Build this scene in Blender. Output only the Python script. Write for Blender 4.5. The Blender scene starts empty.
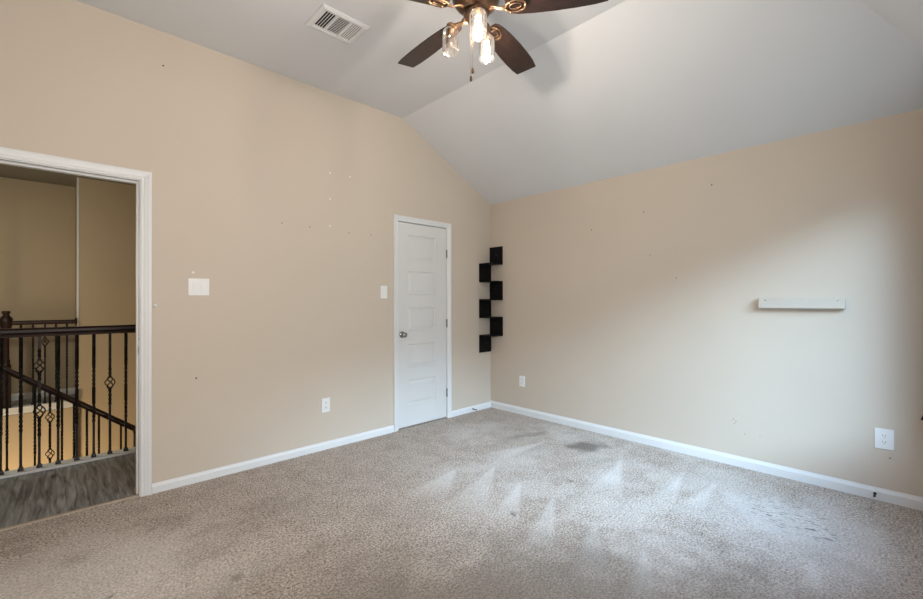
import bpy, bmesh, math, random
from mathutils import Vector, Matrix
from mathutils import noise as mnoise
S = bpy.context.scene
COL = S.collection
PI = math.pi
def rad(a): return math.radians(a)

# ------------------------------------------------------------------ camera
cam_d = bpy.data.cameras.new('camera')
cam = bpy.data.objects.new('camera', cam_d); COL.objects.link(cam)
cam_d.sensor_width = 36.0; cam_d.lens = 16.626; cam_d.clip_start = 0.02
r_ = Vector((0.7223731, -0.6915006, -0.0019851)); u_ = Vector((-0.0013660, -0.0042977, 0.9999898)); f_ = Vector((0.6915021, 0.7223631, 0.0040491))
M = Matrix(((r_.x, u_.x, -f_.x, -3.7646), (r_.y, u_.y, -f_.y, -3.4343), (r_.z, u_.z, -f_.z, 1.2586), (0, 0, 0, 1)))
cam.matrix_world = M
S.camera = cam

# ------------------------------------------------------------------ room numbers (metres; corner of left and right wall at 0,0)
ZF = 3.065          # flat ceiling
ZE = 2.4075         # eave height on the right wall
XB = -1.28          # where the slope meets the flat
YC = -3.74          # window wall
YCB = -2.96         # where the window-side slope meets the flat
XD = -4.40          # wall behind the camera side
TH = 0.12
WX0, WX1, WZ0, WZ1 = -1.98, -0.38, 0.62, 2.24      # window opening in the window wall
VX0, VX1, VZ0, VZ1 = -4.20, -2.75, 0.75, 2.15      # added window behind the camera, put in for the fill light

# ------------------------------------------------------------------ world: hazy sky, darker ground
wd = bpy.data.worlds.new('World'); S.world = wd; wd.use_nodes = True
nt = wd.node_tree; nt.nodes.clear()
n_out = nt.nodes.new('ShaderNodeOutputWorld'); n_bg = nt.nodes.new('ShaderNodeBackground')
n_tc = nt.nodes.new('ShaderNodeTexCoord'); n_sx = nt.nodes.new('ShaderNodeSeparateXYZ'); n_cr = nt.nodes.new('ShaderNodeValToRGB')
n_map = nt.nodes.new('ShaderNodeMapRange'); n_map.inputs[1].default_value = -1; n_map.inputs[2].default_value = 1
nt.links.new(n_tc.outputs['Generated'], n_sx.inputs[0]); n_low = nt.nodes.new('ShaderNodeMapRange'); n_low.interpolation_type = 'SMOOTHSTEP'        # lower skyline towards that side
n_low.inputs[1].default_value = -0.40; n_low.inputs[2].default_value = -0.85; n_low.inputs[3].default_value = 0.0; n_low.inputs[4].default_value = 0.065
nt.links.new(n_sx.outputs['X'], n_low.inputs[0])
n_add = nt.nodes.new('ShaderNodeMath'); nt.links.new(n_sx.outputs['Z'], n_add.inputs[0]); nt.links.new(n_low.outputs[0], n_add.inputs[1])
nt.links.new(n_add.outputs[0], n_map.inputs[0]); nt.links.new(n_map.outputs[0], n_cr.inputs[0])
n_az = nt.nodes.new('ShaderNodeMapRange'); n_az.interpolation_type = 'SMOOTHSTEP'      # the bright haze lies to one side of the window's view
n_az.inputs[1].default_value = 0.20; n_az.inputs[2].default_value = 0.46; n_az.inputs[3].default_value = 1.0; n_az.inputs[4].default_value = 0.12
nt.links.new(n_sx.outputs['X'], n_az.inputs[0])
n_mx = nt.nodes.new('ShaderNodeMix'); n_mx.data_type = 'RGBA'; n_mx.blend_type = 'MULTIPLY'; n_mx.inputs[0].default_value = 1
n_pk = nt.nodes.new('ShaderNodeMapRange'); n_pk.interpolation_type = 'SMOOTHSTEP'
n_pk.inputs[1].default_value = -0.10; n_pk.inputs[2].default_value = -0.60; n_pk.inputs[3].default_value = 1.4; n_pk.inputs[4].default_value = 1.35
nt.links.new(n_sx.outputs['X'], n_pk.inputs[0])
n_m2 = nt.nodes.new('ShaderNodeMath'); n_m2.operation = 'MULTIPLY'; nt.links.new(n_az.outputs[0], n_m2.inputs[0]); nt.links.new(n_pk.outputs[0], n_m2.inputs[1])
n_en = nt.nodes.new('ShaderNodeMapRange'); n_en.interpolation_type = 'SMOOTHSTEP'      # end of the bright bank of haze
n_en.inputs[1].default_value = -0.74; n_en.inputs[2].default_value = -0.87; n_en.inputs[3].default_value = 1.0; n_en.inputs[4].default_value = 0.12
nt.links.new(n_sx.outputs['X'], n_en.inputs[0])
n_m3 = nt.nodes.new('ShaderNodeMath'); n_m3.operation = 'MULTIPLY'; nt.links.new(n_m2.outputs[0], n_m3.inputs[0]); nt.links.new(n_en.outputs[0], n_m3.inputs[1])
nt.links.new(n_cr.outputs[0], n_mx.inputs[6]); nt.links.new(n_m3.outputs[0], n_mx.inputs[7])
nt.links.new(n_mx.outputs[2], n_bg.inputs[0]); nt.links.new(n_bg.outputs[0], n_out.inputs[0])
def el(deg): return (math.sin(rad(deg)) + 1) / 2
cr = n_cr.color_ramp
SKY = [(-90, (0.015, 0.02, 0.022)), (3, (0.02, 0.03, 0.035)), (17.5, (0.03, 0.045, 0.06)), (22.5, (0.48, 0.69, 0.89)), (29, (0.48, 0.69, 0.89)), (37, (0.19, 0.30, 0.43)), (52, (0.08, 0.13, 0.20)), (68, (0.03, 0.05, 0.09)), (90, (0.03, 0.05, 0.09))]
cr.elements[0].position = el(SKY[0][0]); cr.elements[0].color = (*SKY[0][1], 1)
cr.elements[1].position = el(SKY[-1][0]); cr.elements[1].color = (*SKY[-1][1], 1)
for d, c in SKY[1:-1]:
    e = cr.elements.new(el(d)); e.color = (*c, 1)
n_bg.inputs[1].default_value = 41.0

# ------------------------------------------------------------------ large lights: daylight portal, foyer lamp, added fill lights
def area(name, loc, rot, sx, sy, power, color, portal=False):
    l = bpy.data.lights.new(name, 'AREA'); l.shape = 'RECTANGLE'; l.size = sx; l.size_y = sy; l.energy = power; l.color = color
    o = bpy.data.objects.new(name, l); COL.objects.link(o); o.location = loc; o.rotation_euler = rot
    if portal: l.cycles.is_portal = True
    return o
area('window_portal', ((WX0+WX1)/2, YC-TH-0.02, (WZ0+WZ1)/2), (rad(90), 0, 0), WX1-WX0, WZ1-WZ0, 1, (1, 1, 1), True)
def point(name, loc, power, color, r=0.1):
    l = bpy.data.lights.new(name, 'POINT'); l.energy = power; l.color = color; l.shadow_soft_size = r
    o = bpy.data.objects.new(name, l); COL.objects.link(o); o.location = loc
    return o
area('added_fill', ((VX0+VX1)/2, YC+0.10, (VZ0+VZ1)/2), (rad(90), 0, 0), VX1-VX0-0.1, VZ1-VZ0-0.1, 58, (0.97, 0.96, 0.93))  # added fill light behind the camera, brightens the left wall
point('added_hall_light', (-4.65, 2.1, 1.7), 44, (0.97, 0.93, 0.77), 0.12)  # added unseen light to brighten the hall, no fixture
point('foyer_lamp', (-4.2, 2.9, -1.5), 92, (0.95, 0.74, 0.44), 0.12)

S.view_settings.view_transform = 'Standard'
S.view_settings.look = 'None'
S.view_settings.gamma = 1.0
S.view_settings.use_curve_mapping = False
S.view_settings.exposure = 0.0
S.cycles.max_bounces = 10
S.cycles.diffuse_bounces = 6
S.cycles.transparent_max_bounces = 16
S.cycles.caustics_reflective = False
S.cycles.caustics_refractive = False
S.cycles.sample_clamp_indirect = 6.0

# ------------------------------------------------------------------ materials
def mat(name, color, rough=0.5, metal=0.0, spec=0.5):
    m = bpy.data.materials.new(name); m.use_nodes = True
    b = m.node_tree.nodes['Principled BSDF']
    b.inputs['Base Color'].default_value = (*color, 1); b.inputs['Roughness'].default_value = rough
    b.inputs['Metallic'].default_value = metal; b.inputs['Specular IOR Level'].default_value = spec
    return m
def noise_on(m, c2, scale, detail=3, lo=0.4, hi=0.65, bump=0.0, bscale=None, stretch=(1, 1, 1), coord='Object'):
    n = m.node_tree; b = n.nodes['Principled BSDF']
    tc = n.nodes.new('ShaderNodeTexCoord'); mp = n.nodes.new('ShaderNodeMapping'); mp.inputs['Scale'].default_value = stretch
    n.links.new(tc.outputs[coord], mp.inputs[0])
    nz = n.nodes.new('ShaderNodeTexNoise'); nz.inputs['Scale'].default_value = scale; nz.inputs['Detail'].default_value = detail
    n.links.new(mp.outputs[0], nz.inputs['Vector'])
    mr = n.nodes.new('ShaderNodeMapRange'); mr.inputs[1].default_value = lo; mr.inputs[2].default_value = hi
    n.links.new(nz.outputs[0], mr.inputs[0])
    mx = n.nodes.new('ShaderNodeMix'); mx.data_type = 'RGBA'
    mx.inputs[6].default_value = b.inputs['Base Color'].default_value; mx.inputs[7].default_value = (*c2, 1)
    n.links.new(mr.outputs[0], mx.inputs[0]); n.links.new(mx.outputs[2], b.inputs['Base Color'])
    if bump:
        nb = n.nodes.new('ShaderNodeTexNoise'); nb.inputs['Scale'].default_value = bscale or scale; nb.inputs['Detail'].default_value = 4
        n.links.new(mp.outputs[0], nb.inputs['Vector'])
        bp = n.nodes.new('ShaderNodeBump'); bp.inputs['Strength'].default_value = bump; bp.inputs['Distance'].default_value = 0.004
        n.links.new(nb.outputs[0], bp.inputs['Height']); n.links.new(bp.outputs[0], b.inputs['Normal'])
    return m
TAN = (0.572, 0.497, 0.418)
m_wall = noise_on(mat('tan_wall_paint', TAN, 0.75, 0, 0.25), (0.557, 0.484, 0.407), 1.6, 2, 0.35, 0.7, 0.12, 160)
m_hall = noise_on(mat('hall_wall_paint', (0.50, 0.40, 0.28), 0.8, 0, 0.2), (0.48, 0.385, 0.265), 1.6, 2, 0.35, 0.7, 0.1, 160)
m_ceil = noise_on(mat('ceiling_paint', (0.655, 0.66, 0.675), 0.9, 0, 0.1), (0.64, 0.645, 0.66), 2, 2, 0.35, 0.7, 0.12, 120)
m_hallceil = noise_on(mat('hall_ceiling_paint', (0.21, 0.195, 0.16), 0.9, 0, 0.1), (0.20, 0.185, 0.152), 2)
m_white = noise_on(mat('white_trim_paint', (0.70, 0.705, 0.71), 0.38), (0.685, 0.69, 0.695), 5)
m_door = noise_on(mat('white_door_paint', (0.655, 0.655, 0.65), 0.42), (0.64, 0.64, 0.635), 6, 3, 0.4, 0.65, 0.05, 60, (1, 1, 0.15))
m_plate = noise_on(mat('white_plastic', (0.80, 0.80, 0.80), 0.3), (0.78, 0.78, 0.78), 8)
m_slot = noise_on(mat('dark_slot', (0.02, 0.02, 0.02), 0.7), (0.03, 0.03, 0.03), 30)
m_ledge = noise_on(mat('offwhite_ledge_paint', (0.52, 0.465, 0.405), 0.55, 0, 0.2), (0.505, 0.45, 0.39), 12)
m_black = noise_on(mat('black_laminate', (0.004, 0.004, 0.0045), 0.5, 0, 0.12), (0.007, 0.0065, 0.0065), 25, 3, 0.4, 0.65, 0.03, 80, (1, 1, 6))
m_nickel = noise_on(mat('satin_nickel', (0.36, 0.34, 0.32), 0.25, 1.0), (0.30, 0.285, 0.27), 30)
m_bronze = noise_on(mat('aged_bronze', (0.15, 0.078, 0.044), 0.36, 0.85), (0.05, 0.03, 0.02), 22, 4, 0.4, 0.62)
m_bronzel = noise_on(mat('rubbed_bronze', (0.24, 0.145, 0.08), 0.40, 0.85), (0.12, 0.07, 0.042), 30, 4, 0.4, 0.62)
m_iron = noise_on(mat('black_iron', (0.012, 0.012, 0.013), 0.42, 0.6), (0.03, 0.028, 0.027), 40)
m_rail = noise_on(mat('espresso_wood', (0.018, 0.008, 0.006), 0.45, 0, 0.3), (0.034, 0.015, 0.010), 18, 4, 0.4, 0.6, 0, None, (0.3, 6, 6))
m_curtain = noise_on(mat('dark_plum_curtain', (0.016, 0.009, 0.012), 0.9, 0, 0.1), (0.026, 0.014, 0.018), 60, 3, 0.4, 0.65, 0.1, 300, (1, 1, 4))
m_dark = noise_on(mat('dark_duct', (0.012, 0.012, 0.013), 0.8), (0.02, 0.02, 0.02), 20)
m_chip = noise_on(mat('bare_wood', (0.45, 0.30, 0.16), 0.7), (0.36, 0.23, 0.12), 40)
m_spackle = noise_on(mat('white_spackle', (0.80, 0.79, 0.77), 0.9), (0.74, 0.73, 0.70), 40)
m_frame = noise_on(mat('white_vinyl', (0.78, 0.78, 0.78), 0.4), (0.76, 0.76, 0.76), 6)
m_beige = noise_on(mat('lower_floor_tile', (0.42, 0.33, 0.22), 0.5), (0.38, 0.29, 0.19), 3)

# fan blade wood with grain along the blade (object X)
m_blade = noise_on(mat('walnut_blade', (0.009, 0.0048, 0.004), 0.30), (0.030, 0.0135, 0.010), 14, 5, 0.38, 0.62, 0.05, 60, (1.2, 14, 14))

# grey vinyl planks
m_vinyl = mat('grey_vinyl_plank', (0.17, 0.17, 0.165), 0.38)
def build_vinyl(m):
    n = m.node_tree; L = n.links; b = n.nodes['Principled BSDF']
    tc = n.nodes.new('ShaderNodeTexCoord'); mp = n.nodes.new('ShaderNodeMapping')
    mp.inputs['Rotation'].default_value = (0, 0, rad(90))
    L.new(tc.outputs['Object'], mp.inputs[0])
    br = n.nodes.new('ShaderNodeTexBrick'); br.offset = 0.37
    for i, v in ((1, (0.13, 0.129, 0.127, 1)), (2, (0.16, 0.159, 0.156, 1)), (3, (0.10, 0.10, 0.10, 1))): br.inputs[i].default_value = v
    br.inputs['Scale'].default_value = 1.0; br.inputs['Mortar Size'].default_value = 0.002; br.inputs['Brick Width'].default_value = 1.2; br.inputs['Row Height'].default_value = 0.15
    L.new(mp.outputs[0], br.inputs['Vector'])
    mp2 = n.nodes.new('ShaderNodeMapping'); mp2.inputs['Scale'].default_value = (16, 1.3, 9)
    L.new(tc.outputs['Object'], mp2.inputs[0])
    nz = n.nodes.new('ShaderNodeTexNoise'); nz.inputs['Scale'].default_value = 2.2; nz.inputs['Detail'].default_value = 6; nz.inputs['Distortion'].default_value = 0.7
    L.new(mp2.outputs[0], nz.inputs['Vector'])
    mr = n.nodes.new('ShaderNodeMapRange'); mr.inputs[1].default_value = 0.32; mr.inputs[2].default_value = 0.72; mr.inputs[3].default_value = 0.45; mr.inputs[4].default_value = 2.7
    L.new(nz.outputs[0], mr.inputs[0])
    mx = n.nodes.new('ShaderNodeMix'); mx.data_type = 'RGBA'; mx.blend_type = 'MULTIPLY'; mx.inputs[0].default_value = 1
    L.new(br.outputs[0], mx.inputs[6]); L.new(mr.outputs[0], mx.inputs[7]); L.new(mx.outputs[2], b.inputs['Base Color'])
build_vinyl(m_vinyl)

# carpet: speckled cut pile; vertex colours carry vacuum strokes and painted light (R), stains and painted shade (G), scuff grit (B)
m_carpet = mat('beige_carpet', (0.4, 0.35, 0.3), 0.95, 0, 0.1)
def build_carpet(m):
    n = m.node_tree; L = n.links; b = n.nodes['Principled BSDF']
    tc = n.nodes.new('ShaderNodeTexCoord')
    at = n.nodes.new('ShaderNodeVertexColor'); at.layer_name = 'marks'
    sp = n.nodes.new('ShaderNodeSeparateColor'); L.new(at.outputs[0], sp.inputs[0])
    n1 = n.nodes.new('ShaderNodeTexNoise'); n1.inputs['Scale'].default_value = 88; n1.inputs['Detail'].default_value = 5; n1.inputs['Roughness'].default_value = 0.85
    L.new(tc.outputs['Object'], n1.inputs['Vector'])
    n2 = n.nodes.new('ShaderNodeTexNoise'); n2.inputs['Scale'].default_value = 7; n2.inputs['Detail'].default_value = 5; n2.inputs['Roughness'].default_value = 0.65
    L.new(tc.outputs['Object'], n2.inputs['Vector'])
    def ramp(src, lo, hi, a, c):
        r = n.nodes.new('ShaderNodeMapRange'); r.inputs[1].default_value = lo; r.inputs[2].default_value = hi; r.inputs[3].default_value = a; r.inputs[4].default_value = c
        L.new(src, r.inputs[0]); return r.outputs[0]
    def mix(a, c, f, mode='MIX'):
        x = n.nodes.new('ShaderNodeMix'); x.data_type = 'RGBA'; x.blend_type = mode
        for v, k in ((f, 0), (a, 6), (c, 7)):
            if isinstance(v, (int, float)): x.inputs[k].default_value = v
            elif isinstance(v, tuple): x.inputs[k].default_value = (*v, 1)
            else: L.new(v, x.inputs[k])
        return x.outputs[2]
    def mul(a, k):
        x = n.nodes.new('ShaderNodeMath'); x.operation = 'MULTIPLY'
        for v, i in ((a, 0), (k, 1)):
            if isinstance(v, (int, float)): x.inputs[i].default_value = v
            else: L.new(v, x.inputs[i])
        return x.outputs[0]
    pile = mix((0.15, 0.113, 0.09), (0.74, 0.65, 0.575), ramp(n1.outputs[0], 0.40, 0.57, 0, 1))
    patch = mix(pile, (0.82, 0.80, 0.78), ramp(n2.outputs[0], 0.42, 0.66, 0.0, 0.85), 'MULTIPLY')
    n4 = n.nodes.new('ShaderNodeTexNoise'); n4.inputs['Scale'].default_value = 34; n4.inputs['Detail'].default_value = 6; n4.inputs['Roughness'].default_value = 0.85
    L.new(tc.outputs['Object'], n4.inputs['Vector'])
    patch = mix(patch, (0.50, 0.47, 0.44), ramp(n4.outputs[0], 0.52, 0.66, 0.0, 0.9), 'MULTIPLY')
    stroke_lit = mix(patch, mix(patch, (0.86, 0.84, 0.82), 0.62), mul(sp.outputs[0], 0.85))
    st = mix(stroke_lit, (0.17, 0.145, 0.125), mul(sp.outputs[1], 0.80))
    n3 = n.nodes.new('ShaderNodeTexNoise'); n3.inputs['Scale'].default_value = 26; n3.inputs['Detail'].default_value = 2
    mp3 = n.nodes.new('ShaderNodeMapping'); mp3.inputs['Rotation'].default_value = (0, 0, rad(35)); mp3.inputs['Scale'].default_value = (2.2, 0.7, 1)
    L.new(tc.outputs['Object'], mp3.inputs[0]); L.new(mp3.outputs[0], n3.inputs['Vector'])
    grit = mix(st, (0.10, 0.095, 0.10), mul(sp.outputs[2], ramp(n3.outputs[0], 0.56, 0.66, 0, 0.75)))
    L.new(grit, b.inputs['Base Color'])
    nb = n.nodes.new('ShaderNodeTexNoise'); nb.inputs['Scale'].default_value = 120; nb.inputs['Detail'].default_value = 3
    L.new(tc.outputs['Object'], nb.inputs['Vector'])
    bp = n.nodes.new('ShaderNodeBump'); bp.inputs['Strength'].default_value = 0.8; bp.inputs['Distance'].default_value = 0.012
    L.new(nb.outputs[0], bp.inputs['Height']); L.new(bp.outputs[0], b.inputs['Normal'])
build_carpet(m_carpet)

def glass_mat(name, tint, gloss, ior=1.35):
    m = bpy.data.materials.new(name); m.use_nodes = True
    n = m.node_tree; n.nodes.clear(); L = n.links
    o = n.nodes.new('ShaderNodeOutputMaterial'); t = n.nodes.new('ShaderNodeBsdfTransparent'); t.inputs[0].default_value = (*tint, 1)
    g = n.nodes.new('ShaderNodeBsdfGlossy'); g.inputs[1].default_value = 0.14; g.inputs[0].default_value = (1, 1, 1, 1)
    fr = n.nodes.new('ShaderNodeLayerWeight'); fr.inputs[0].default_value = gloss
    nz = n.nodes.new('ShaderNodeTexNoise'); nz.inputs['Scale'].default_value = 60
    mm = n.nodes.new('ShaderNodeMath'); mm.operation = 'MULTIPLY'; mr = n.nodes.new('ShaderNodeMapRange'); mr.inputs[3].default_value = 0.8; mr.inputs[4].default_value = 1.1
    L.new(nz.outputs[0], mr.inputs[0]); L.new(fr.outputs['Facing'], mm.inputs[0]); L.new(mr.outputs[0], mm.inputs[1])
    mx = n.nodes.new('ShaderNodeMixShader')
    L.new(mm.outputs[0], mx.inputs[0]); L.new(t.outputs[0], mx.inputs[1]); L.new(g.outputs[0], mx.inputs[2]); L.new(mx.outputs[0], o.inputs[0])
    return m
m_pane = glass_mat('window_glass', (0.97, 0.98, 0.98), 0.12)
m_jar = glass_mat('clear_jar_glass', (0.97, 0.955, 0.93), 0.42)
m_bulbglass = glass_mat('clear_bulb_glass', (0.96, 0.93, 0.88), 0.35)
def emit(name, color, s):
    m = bpy.data.materials.new(name); m.use_nodes = True; n = m.node_tree; n.nodes.clear()
    o = n.nodes.new('ShaderNodeOutputMaterial'); e = n.nodes.new('ShaderNodeEmission'); e.inputs[1].default_value = s
    nz = n.nodes.new('ShaderNodeTexNoise'); nz.inputs['Scale'].default_value = 30
    mx = n.nodes.new('ShaderNodeMix'); mx.data_type = 'RGBA'; mx.inputs[6].default_value = (*color, 1); mx.inputs[7].default_value = (color[0], color[1]*0.95, color[2]*0.9, 1)
    n.links.new(nz.outputs[0], mx.inputs[0]); n.links.new(mx.outputs[2], e.inputs[0]); n.links.new(e.outputs[0], o.inputs[0])
    return m
m_lit = emit('glowing_bulb', (1.0, 0.93, 0.85), 920.0)

# ------------------------------------------------------------------ mesh helpers
class MB:
    def __init__(s): s.v = []; s.f = []; s.sm = []
    def add(s, vs, fs, smooth=False, T=None):
        o = len(s.v)
        s.v += [tuple(T @ Vector(v)) if T else tuple(v) for v in vs]
        s.f += [tuple(i + o for i in f) for f in fs]; s.sm += [smooth] * len(fs)
        return s
    def box(s, x0, x1, y0, y1, z0, z1, T=None):
        vs = [(x, y, z) for x in (x0, x1) for y in (y0, y1) for z in (z0, z1)]
        return s.add(vs, [(0, 1, 3, 2), (4, 6, 7, 5), (0, 4, 5, 1), (2, 3, 7, 6), (0, 2, 6, 4), (1, 5, 7, 3)], False, T)
    def rbox(s, x0, x1, y0, y1, z0, z1, r, T=None):          # box with bevelled edges
        bm = bmesh.new(); bmesh.ops.create_cube(bm, size=1)
        for v in bm.verts: v.co = Vector(((x0+x1)/2 + v.co.x*(x1-x0), (y0+y1)/2 + v.co.y*(y1-y0), (z0+z1)/2 + v.co.z*(z1-z0)))
        bmesh.ops.bevel(bm, geom=list(bm.edges), offset=r, segments=2, affect='EDGES', profile=0.6)
        bm.verts.index_update()
        s.add([tuple(v.co) for v in bm.verts], [tuple(v.index for v in f.verts) for f in bm.faces], False, T); bm.free(); return s
    def prism(s, poly, z0, z1, T=None, smooth=False):         # poly in xy
        n = len(poly); vs = [(x, y, z0) for x, y in poly] + [(x, y, z1) for x, y in poly]
        fs = [tuple(range(n))[::-1], tuple(range(n, 2*n))] + [(i, (i+1) % n, n+(i+1) % n, n+i) for i in range(n)]
        return s.add(vs, fs, smooth, T)
    def lathe(s, prof, seg=24, T=None, smooth=True, closed=True):   # prof = [(r, z)...]
        vs = []; fs = []
        for r, z in prof:
            for k in range(seg): a = 2*PI*k/seg; vs.append((r*math.cos(a), r*math.sin(a), z))
        for i in range(len(prof)-1):
            for k in range(seg):
                k2 = (k+1) % seg; fs.append((i*seg+k, i*seg+k2, (i+1)*seg+k2, (i+1)*seg+k))
        s.add(vs, fs, smooth, T)
        if closed:
            o = len(s.v)
            caps = [tuple(range(seg))[::-1], tuple(range((len(prof)-1)*seg, len(prof)*seg))]
            b = o - len(vs)
            for c in caps: s.f.append(tuple(i + b for i in c)); s.sm.append(False)
        return s
    def tube(s, pts, r, seg=8, smooth=True, T=None, square=False, twist=None, flat=1.0):
        pts = [Vector(p) for p in pts]; n = len(pts); vs = []; fs = []
        prev = None
        for i, p in enumerate(pts):
            t = (pts[min(i+1, n-1)] - pts[max(i-1, 0)]).normalized()
            if prev is None:
                a = Vector((0, 0, 1)) if abs(t.z) < 0.9 else Vector((1, 0, 0)); u = (a - t*a.dot(t)).normalized()
            else: u = (prev - t*prev.dot(t)).normalized()
            prev = u; w = t.cross(u)
            rr = r[i] if isinstance(r, (list, tuple)) else r
            tw = twist[i] if twist else 0
            for k in range(seg):
                a = 2*PI*k/seg + (PI/4 if square else 0) + tw
                vs.append(p + u*rr*math.cos(a)*flat + w*rr*math.sin(a))
        for i in range(n-1):
            for k in range(seg):
                k2 = (k+1) % seg; fs.append((i*seg+k, i*seg+k2, (i+1)*seg+k2, (i+1)*seg+k))
        fs += [tuple(range(seg))[::-1], tuple(range((n-1)*seg, n*seg))]
        return s.add(vs, fs, smooth, T)
    def sphere(s, c, r, seg=12, rings=8, T=None, sc=(1, 1, 1)):
        vs = []; fs = []
        for i in range(rings+1):
            th = PI*i/rings
            for k in range(seg): a = 2*PI*k/seg; vs.append((c[0]+sc[0]*r*math.sin(th)*math.cos(a), c[1]+sc[1]*r*math.sin(th)*math.sin(a), c[2]+sc[2]*r*math.cos(th)))
        for i in range(rings):
            for k in range(seg):
                k2 = (k+1) % seg; fs.append((i*seg+k, (i+1)*seg+k, (i+1)*seg+k2, i*seg+k2))
        return s.add(vs, fs, True, T)
    def sweep(s, prof, path, T=None):                          # profile [(a,b)] swept along frames path=[(origin, A, B)]
        n = len(prof); vs = []; fs = []
        for o, A, B in path:
            o, A, B = Vector(o), Vector(A), Vector(B)
            vs += [o + A*a + B*b for a, b in prof]
        for i in range(len(path)-1):
            for k in range(n): k2 = (k+1) % n; fs.append((i*n+k, i*n+k2, (i+1)*n+k2, (i+1)*n+k))
        fs += [tuple(range(n))[::-1], tuple(range((len(path)-1)*n, len(path)*n))]
        return s.add(vs, fs, False, T)
    def build(s, name, m, parent=None, loc=None):
        me = bpy.data.meshes.new(name)
        L = Vector(loc) if loc is not None else None
        me.from_pydata([tuple(Vector(v) - L) for v in s.v] if L is not None else s.v, [], s.f)
        bm = bmesh.new(); bm.from_mesh(me); bmesh.ops.remove_doubles(bm, verts=bm.verts, dist=1e-6); 
        bmesh.ops.recalc_face_normals(bm, faces=bm.faces); bm.to_mesh(me); bm.free()
        if len(me.polygons) == len(s.sm): me.polygons.foreach_set('use_smooth', s.sm)
        me.materials.append(m)
        o = bpy.data.objects.new(name, me); COL.objects.link(o)
        if L is not None: o.location = L
        if parent: o.parent = parent
        return o
def tag(o, label, cat, group=None):
    o['label'] = label; o['category'] = cat
    if group: o['group'] = group
    return o
def thing(name, loc, label, cat, group=None, rz=0):
    o = bpy.data.objects.new(name, None); COL.objects.link(o); o.empty_display_size = 0.05
    o.location = loc; o.rotation_euler = (0, 0, rz)
    return tag(o, label, cat, group)
def struct(o): o['kind'] = 'structure'; return o
def kids(o): return [c for c in bpy.data.objects if c.parent == o]
def dup(root, loc, label, rz=None):
    r = root.copy(); COL.objects.link(r); r.location = loc; r['label'] = label
    if rz is not None: r.rotation_euler = (0, 0, rz)
    def rec(src, dst):
        for ch in kids(src):
            c = ch.copy(); COL.objects.link(c); c.parent = dst; rec(ch, c)
    rec(root, r)
    return r

# ------------------------------------------------------------------ room shell
DX0, DX1, DZ = -4.20, -3.362, 2.045      # doorway opening
CX0, CX1 = -1.335, -0.697                # closet opening
b = MB()
def wallA(x0, x1, z0, z1): b.box(x0, x1, 0, TH, z0, z1)
# left wall follows the ceiling: built from prisms in the XZ plane
def xz_prism(B, poly, y0, y1):
    n = len(poly); vs = [(x, y0, z) for x, z in poly] + [(x, y1, z) for x, z in poly]
    B.add(vs, [tuple(range(n)), tuple(range(n, 2*n))[::-1]] + [(i, n+i, n+(i+1) % n, (i+1) % n) for i in range(n)])
xz_prism(b, [(XD-TH, 0), (DX0-0.02, 0), (DX0-0.02, DZ+0.02), (DX1+0.02, DZ+0.02), (DX1+0.02, 0), (CX0-0.02, 0), (CX0-0.02, DZ+0.02), (CX1+0.02, DZ+0.02), (CX1+0.02, 0), (TH, 0), (TH, ZE), (0, ZE), (XB, ZF), (XD-TH, ZF)], 0, TH)
wl = struct(b.build('wall_left', m_wall))
b = MB(); b.box(0, TH, YC-TH, 0, 0, ZE); wr = struct(b.build('wall_right', m_wall))
b = MB()
b.box(XD-TH, VX0, YC-TH, YC, 0, ZE); b.box(VX1, WX0, YC-TH, YC, 0, ZE); b.box(VX0, VX1, YC-TH, YC, 0, VZ0); b.box(VX0, VX1, YC-TH, YC, VZ1, ZE)
b.box(WX1, 0, YC-TH, YC, 0, ZE); b.box(WX0, WX1, YC-TH, YC, 0, WZ0); b.box(WX0, WX1, YC-TH, YC, WZ1, ZE)
struct(b.build('wall_window_side', m_wall))
b = MB()
n = [(YC, 0), (0, 0), (0, ZF), (YCB, ZF), (YC, ZE)]
vs = [(XD, y, z) for y, z in n] + [(XD-TH, y, z) for y, z in n]
b.add(vs, [(0, 1, 2, 3, 4), (9, 8, 7, 6, 5)] + [(i, 5+i, 5+(i+1) % 5, (i+1) % 5) for i in range(5)])
struct(b.build('wall_entry_side', m_wall))
# vaulted ceiling: flat middle, slope to the right wall, slope to the window wall, hip between
b = MB(); T_ = 0.10
pt = [(XD, 0, ZF), (XB, 0, ZF), (XB, YCB, ZF), (XD, YCB, ZF), (0, 0, ZE), (0, YC, ZE), (XD, YC, ZE)]
up = [(x - (TH if x == XD else 0) + (TH if x == 0 else 0), y - (TH if y == YC else 0) + (TH if y == 0 else 0), z+T_) for x, y, z in pt]
lo = [(0, 1, 2, 3), (1, 4, 5, 2), (3, 2, 5, 6)]
b.add(pt + up, lo + [tuple(i+7 for i in f[::-1]) for f in lo] + [(0, 7, 8, 1), (1, 8, 11, 4), (4, 11, 12, 5), (5, 12, 13, 6), (6, 13, 10, 3), (3, 10, 7, 0)])
struct(b.build('ceiling', m_ceil))

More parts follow.
